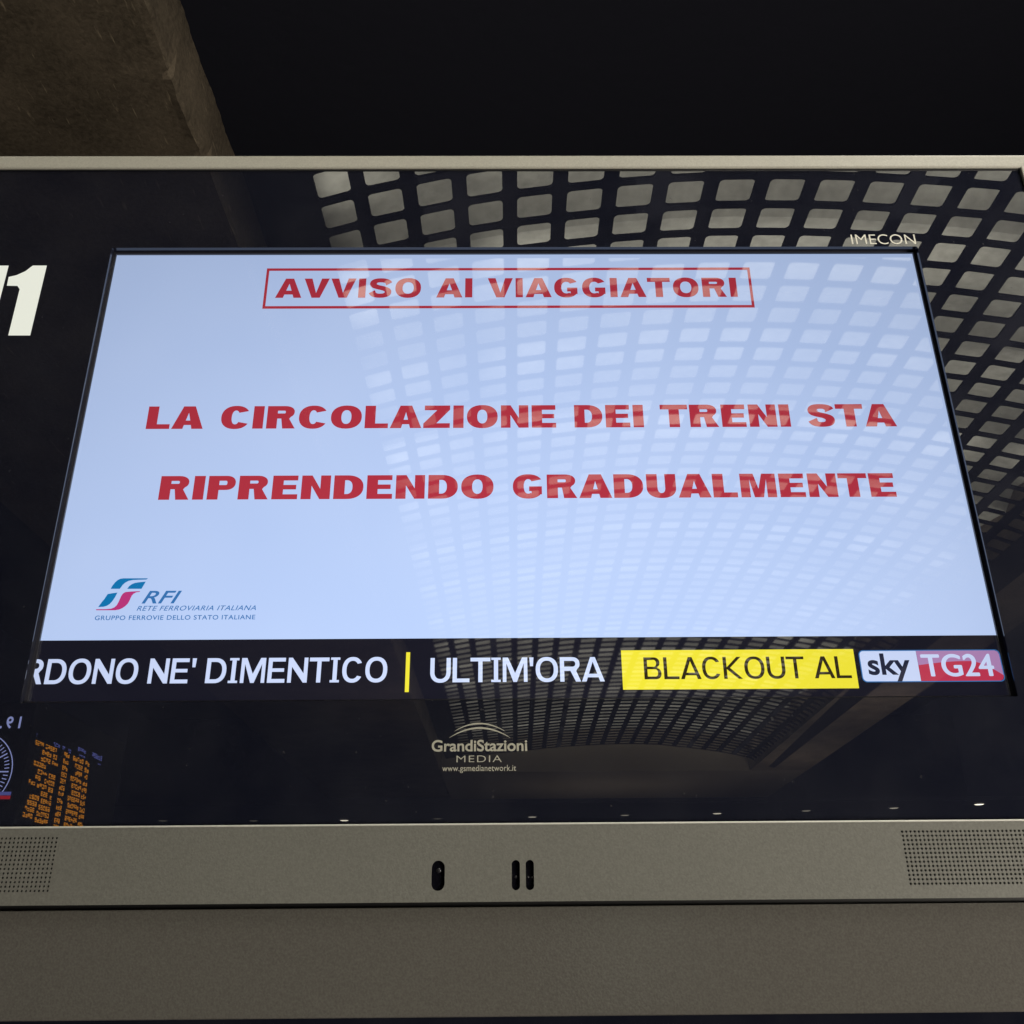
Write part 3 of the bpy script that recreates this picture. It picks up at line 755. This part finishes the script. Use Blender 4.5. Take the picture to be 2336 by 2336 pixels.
for (xa, ya, xb, yb, hh) in ((490, 440, 570, 475, 30), (490, 470, 560, 505, 25), (805, 600, 900, 645, 30), (815, 640, 895, 675, 25), (930, 655, 975, 675, 26), (930, 690, 965, 705, 24), (1015, 700, 1060, 718, 26), (1020, 740, 1055, 752, 22),
                     (1160, 670, 1280, 725, 60), (1175, 780, 1265, 815, 26), (1370, 750, 1515, 815, 75), (1450, 910, 1495, 930, 22)):
    blue.append(row(xa, ya, xb, yb, hh))
led_text('amber_row', amber, m_amber, board, bc)['kind'] = 'stuff'
led_text('heading', blue, m_blueled, board, bc)['kind'] = 'stuff'
# clock screen, facing the display
DC = 7.0
def facing(px, py, D=DC):
    d = Rm @ Vector(((px - 1168) / 1168 / f_, (1168 - py) / 1168 / f_, -1)); t = D / d.y
    return Vector((CX + t * d.x, -(CY + D), CZ + t * d.z))
cc = facing(-59, 1762); rx_ = (facing(30, 1762) - cc).length; rz_ = rx_
clock = thing('station_clock', 'round clock dial with green centre and digital time above, mirrored at the lower left edge', 'clock', cc)
bm_obj('case', box_bm(-.62, .36, -.10, -.01, -.55, .50, .01), m_case, clock)
def ringmesh(name, r0, r1, mat, y=0.0, n_=64):
    V = []; F = []
    for k in range(n_):
        a = 2 * math.pi * k / n_
        V += [(r0 * math.cos(a), y, r0 * math.sin(a)), (r1 * math.cos(a), y, r1 * math.sin(a))]
    for k in range(n_):
        i = 2 * k; j = 2 * ((k + 1) % n_); F.append((i, i + 1, j + 1, j))
    return mesh_obj(name, V, F, mat, clock)
ringmesh('dial_ring', rx_ * .985, rx_ * 1.01, m_whiteled)
mg = simple('green_dial', (.02, .1, .03), .5, emit=(.02, .30, .08), estr=2.2)
V = [(rx_ * .62 * math.cos(2 * math.pi * k / 48), -.002, rx_ * .62 * math.sin(2 * math.pi * k / 48)) for k in range(48)]
mesh_obj('dial_centre', V, [tuple(range(48))], mg, clock)
for k in range(60):
    a = 2 * math.pi * k / 60; r0, r1, wd = (.66, .92, .014) if k % 5 == 0 else (.80, .92, .010)
    c_, s_ = math.cos(a), math.sin(a); wd *= rx_ * 2.2
    mesh_obj('tick_mark', [((r0 * rx_) * c_ - wd * s_ / 2, .001, (r0 * rx_) * s_ + wd * c_ / 2), ((r1 * rx_) * c_ - wd * s_ / 2, .001, (r1 * rx_) * s_ + wd * c_ / 2),
                           ((r1 * rx_) * c_ + wd * s_ / 2, .001, (r1 * rx_) * s_ - wd * c_ / 2), ((r0 * rx_) * c_ + wd * s_ / 2, .001, (r0 * rx_) * s_ - wd * c_ / 2)], [(0, 1, 2, 3)], m_whiteled, clock)
m_redled = simple('red_lit_stripe', (.1, .01, .01), .5, emit=(.8, .03, .05), estr=3)
p0 = facing(8, 1816) - cc; p1 = facing(28, 1816) - cc; hh = (facing(8, 1808) - facing(8, 1816)).z
mesh_obj('red_stripe', [(p0.x - .1, .002, p0.z - hh), (p1.x, .002, p1.z - hh), (p1.x, .002, p1.z), (p0.x - .1, .002, p0.z)], [(0, 1, 2, 3)], m_redled, clock)
mesh_obj('pale_stripe', [(p0.x - .1, .002, p0.z + hh * .1), (p1.x, .002, p1.z + hh * .1), (p1.x, .002, p1.z + hh * 1.1), (p0.x - .1, .002, p0.z + hh * 1.1)], [(0, 1, 2, 3)], m_blueled, clock)
# digital time above the dial; read from the hall side it runs left to right, in the glass it is mirrored
def time_text():
    cu = bpy.data.curves.new('digital_time', 'FONT'); cu.body = '19.'; cu.offset = .02; cu.space_character = 1.45
    o = bpy.data.objects.new('digital_time', cu); COL.objects.link(o)
    me = bpy.data.meshes.new_from_object(o.evaluated_get(bpy.context.evaluated_depsgraph_get()))
    bpy.data.objects.remove(o); bpy.data.curves.remove(cu)
    A, B = facing(49, 1662) - cc, facing(2, 1662) - cc; hgt = (facing(30, 1640) - facing(30, 1665)).z
    xs = [v.co.x for v in me.vertices]; a, b = min(xs), max(xs)
    for v in me.vertices: v.co = Vector((A.x + (v.co.x - a) / (b - a) * (B.x - A.x) * 1.0, .003, A.z + v.co.y / CAPH * hgt))
    me.materials.clear(); me.materials.append(m_whiteled); me.name = 'digital_time'
    return link(bpy.data.objects.new('digital_time', me), clock)
time_text()

# ================================================================== lit signs low in the hall, only faintly mirrored in the lower panels
m_signface = simple('lit_sign_face', (.4, .4, .4), .5, emit=(.85, .95, .80), estr=7)
m_signwarm = simple('lit_sign_face_warm', (.4, .3, .2), .5, emit=(1.0, .55, .28), estr=.55)
for (px, py, D_, w_, h_, m_, lab) in ((1415, 2160, 12.0, .46, .14, m_signface, 'pale wide hanging sign, faint in the panel under the chin near the middle'),
                                      (1530, 2098, 13.0, .20, .17, m_signface, 'small square lit sign, faint just under the chin right of the sensor slots')):
    c_ = facing(px, py, D_)
    t = thing('hall_sign', lab, 'sign', c_, 'lit signs down in the hall')
    bm_obj('case', box_bm(-w_ / 2 - .03, w_ / 2 + .03, -.10, -.004, -h_ / 2 - .03, h_ / 2 + .03, .01), m_case, t)
    bm_obj('lit_face', box_bm(-w_ / 2, w_ / 2, -.006, .004, -h_ / 2, h_ / 2, .003), m_, t)
    for sx in (-1, 1): bm_obj('hanger', box_bm(sx * w_ * .35 - .008, sx * w_ * .35 + .008, -.06, -.044, h_ / 2 + .02, h_ / 2 + .34, .002), m_case, t)
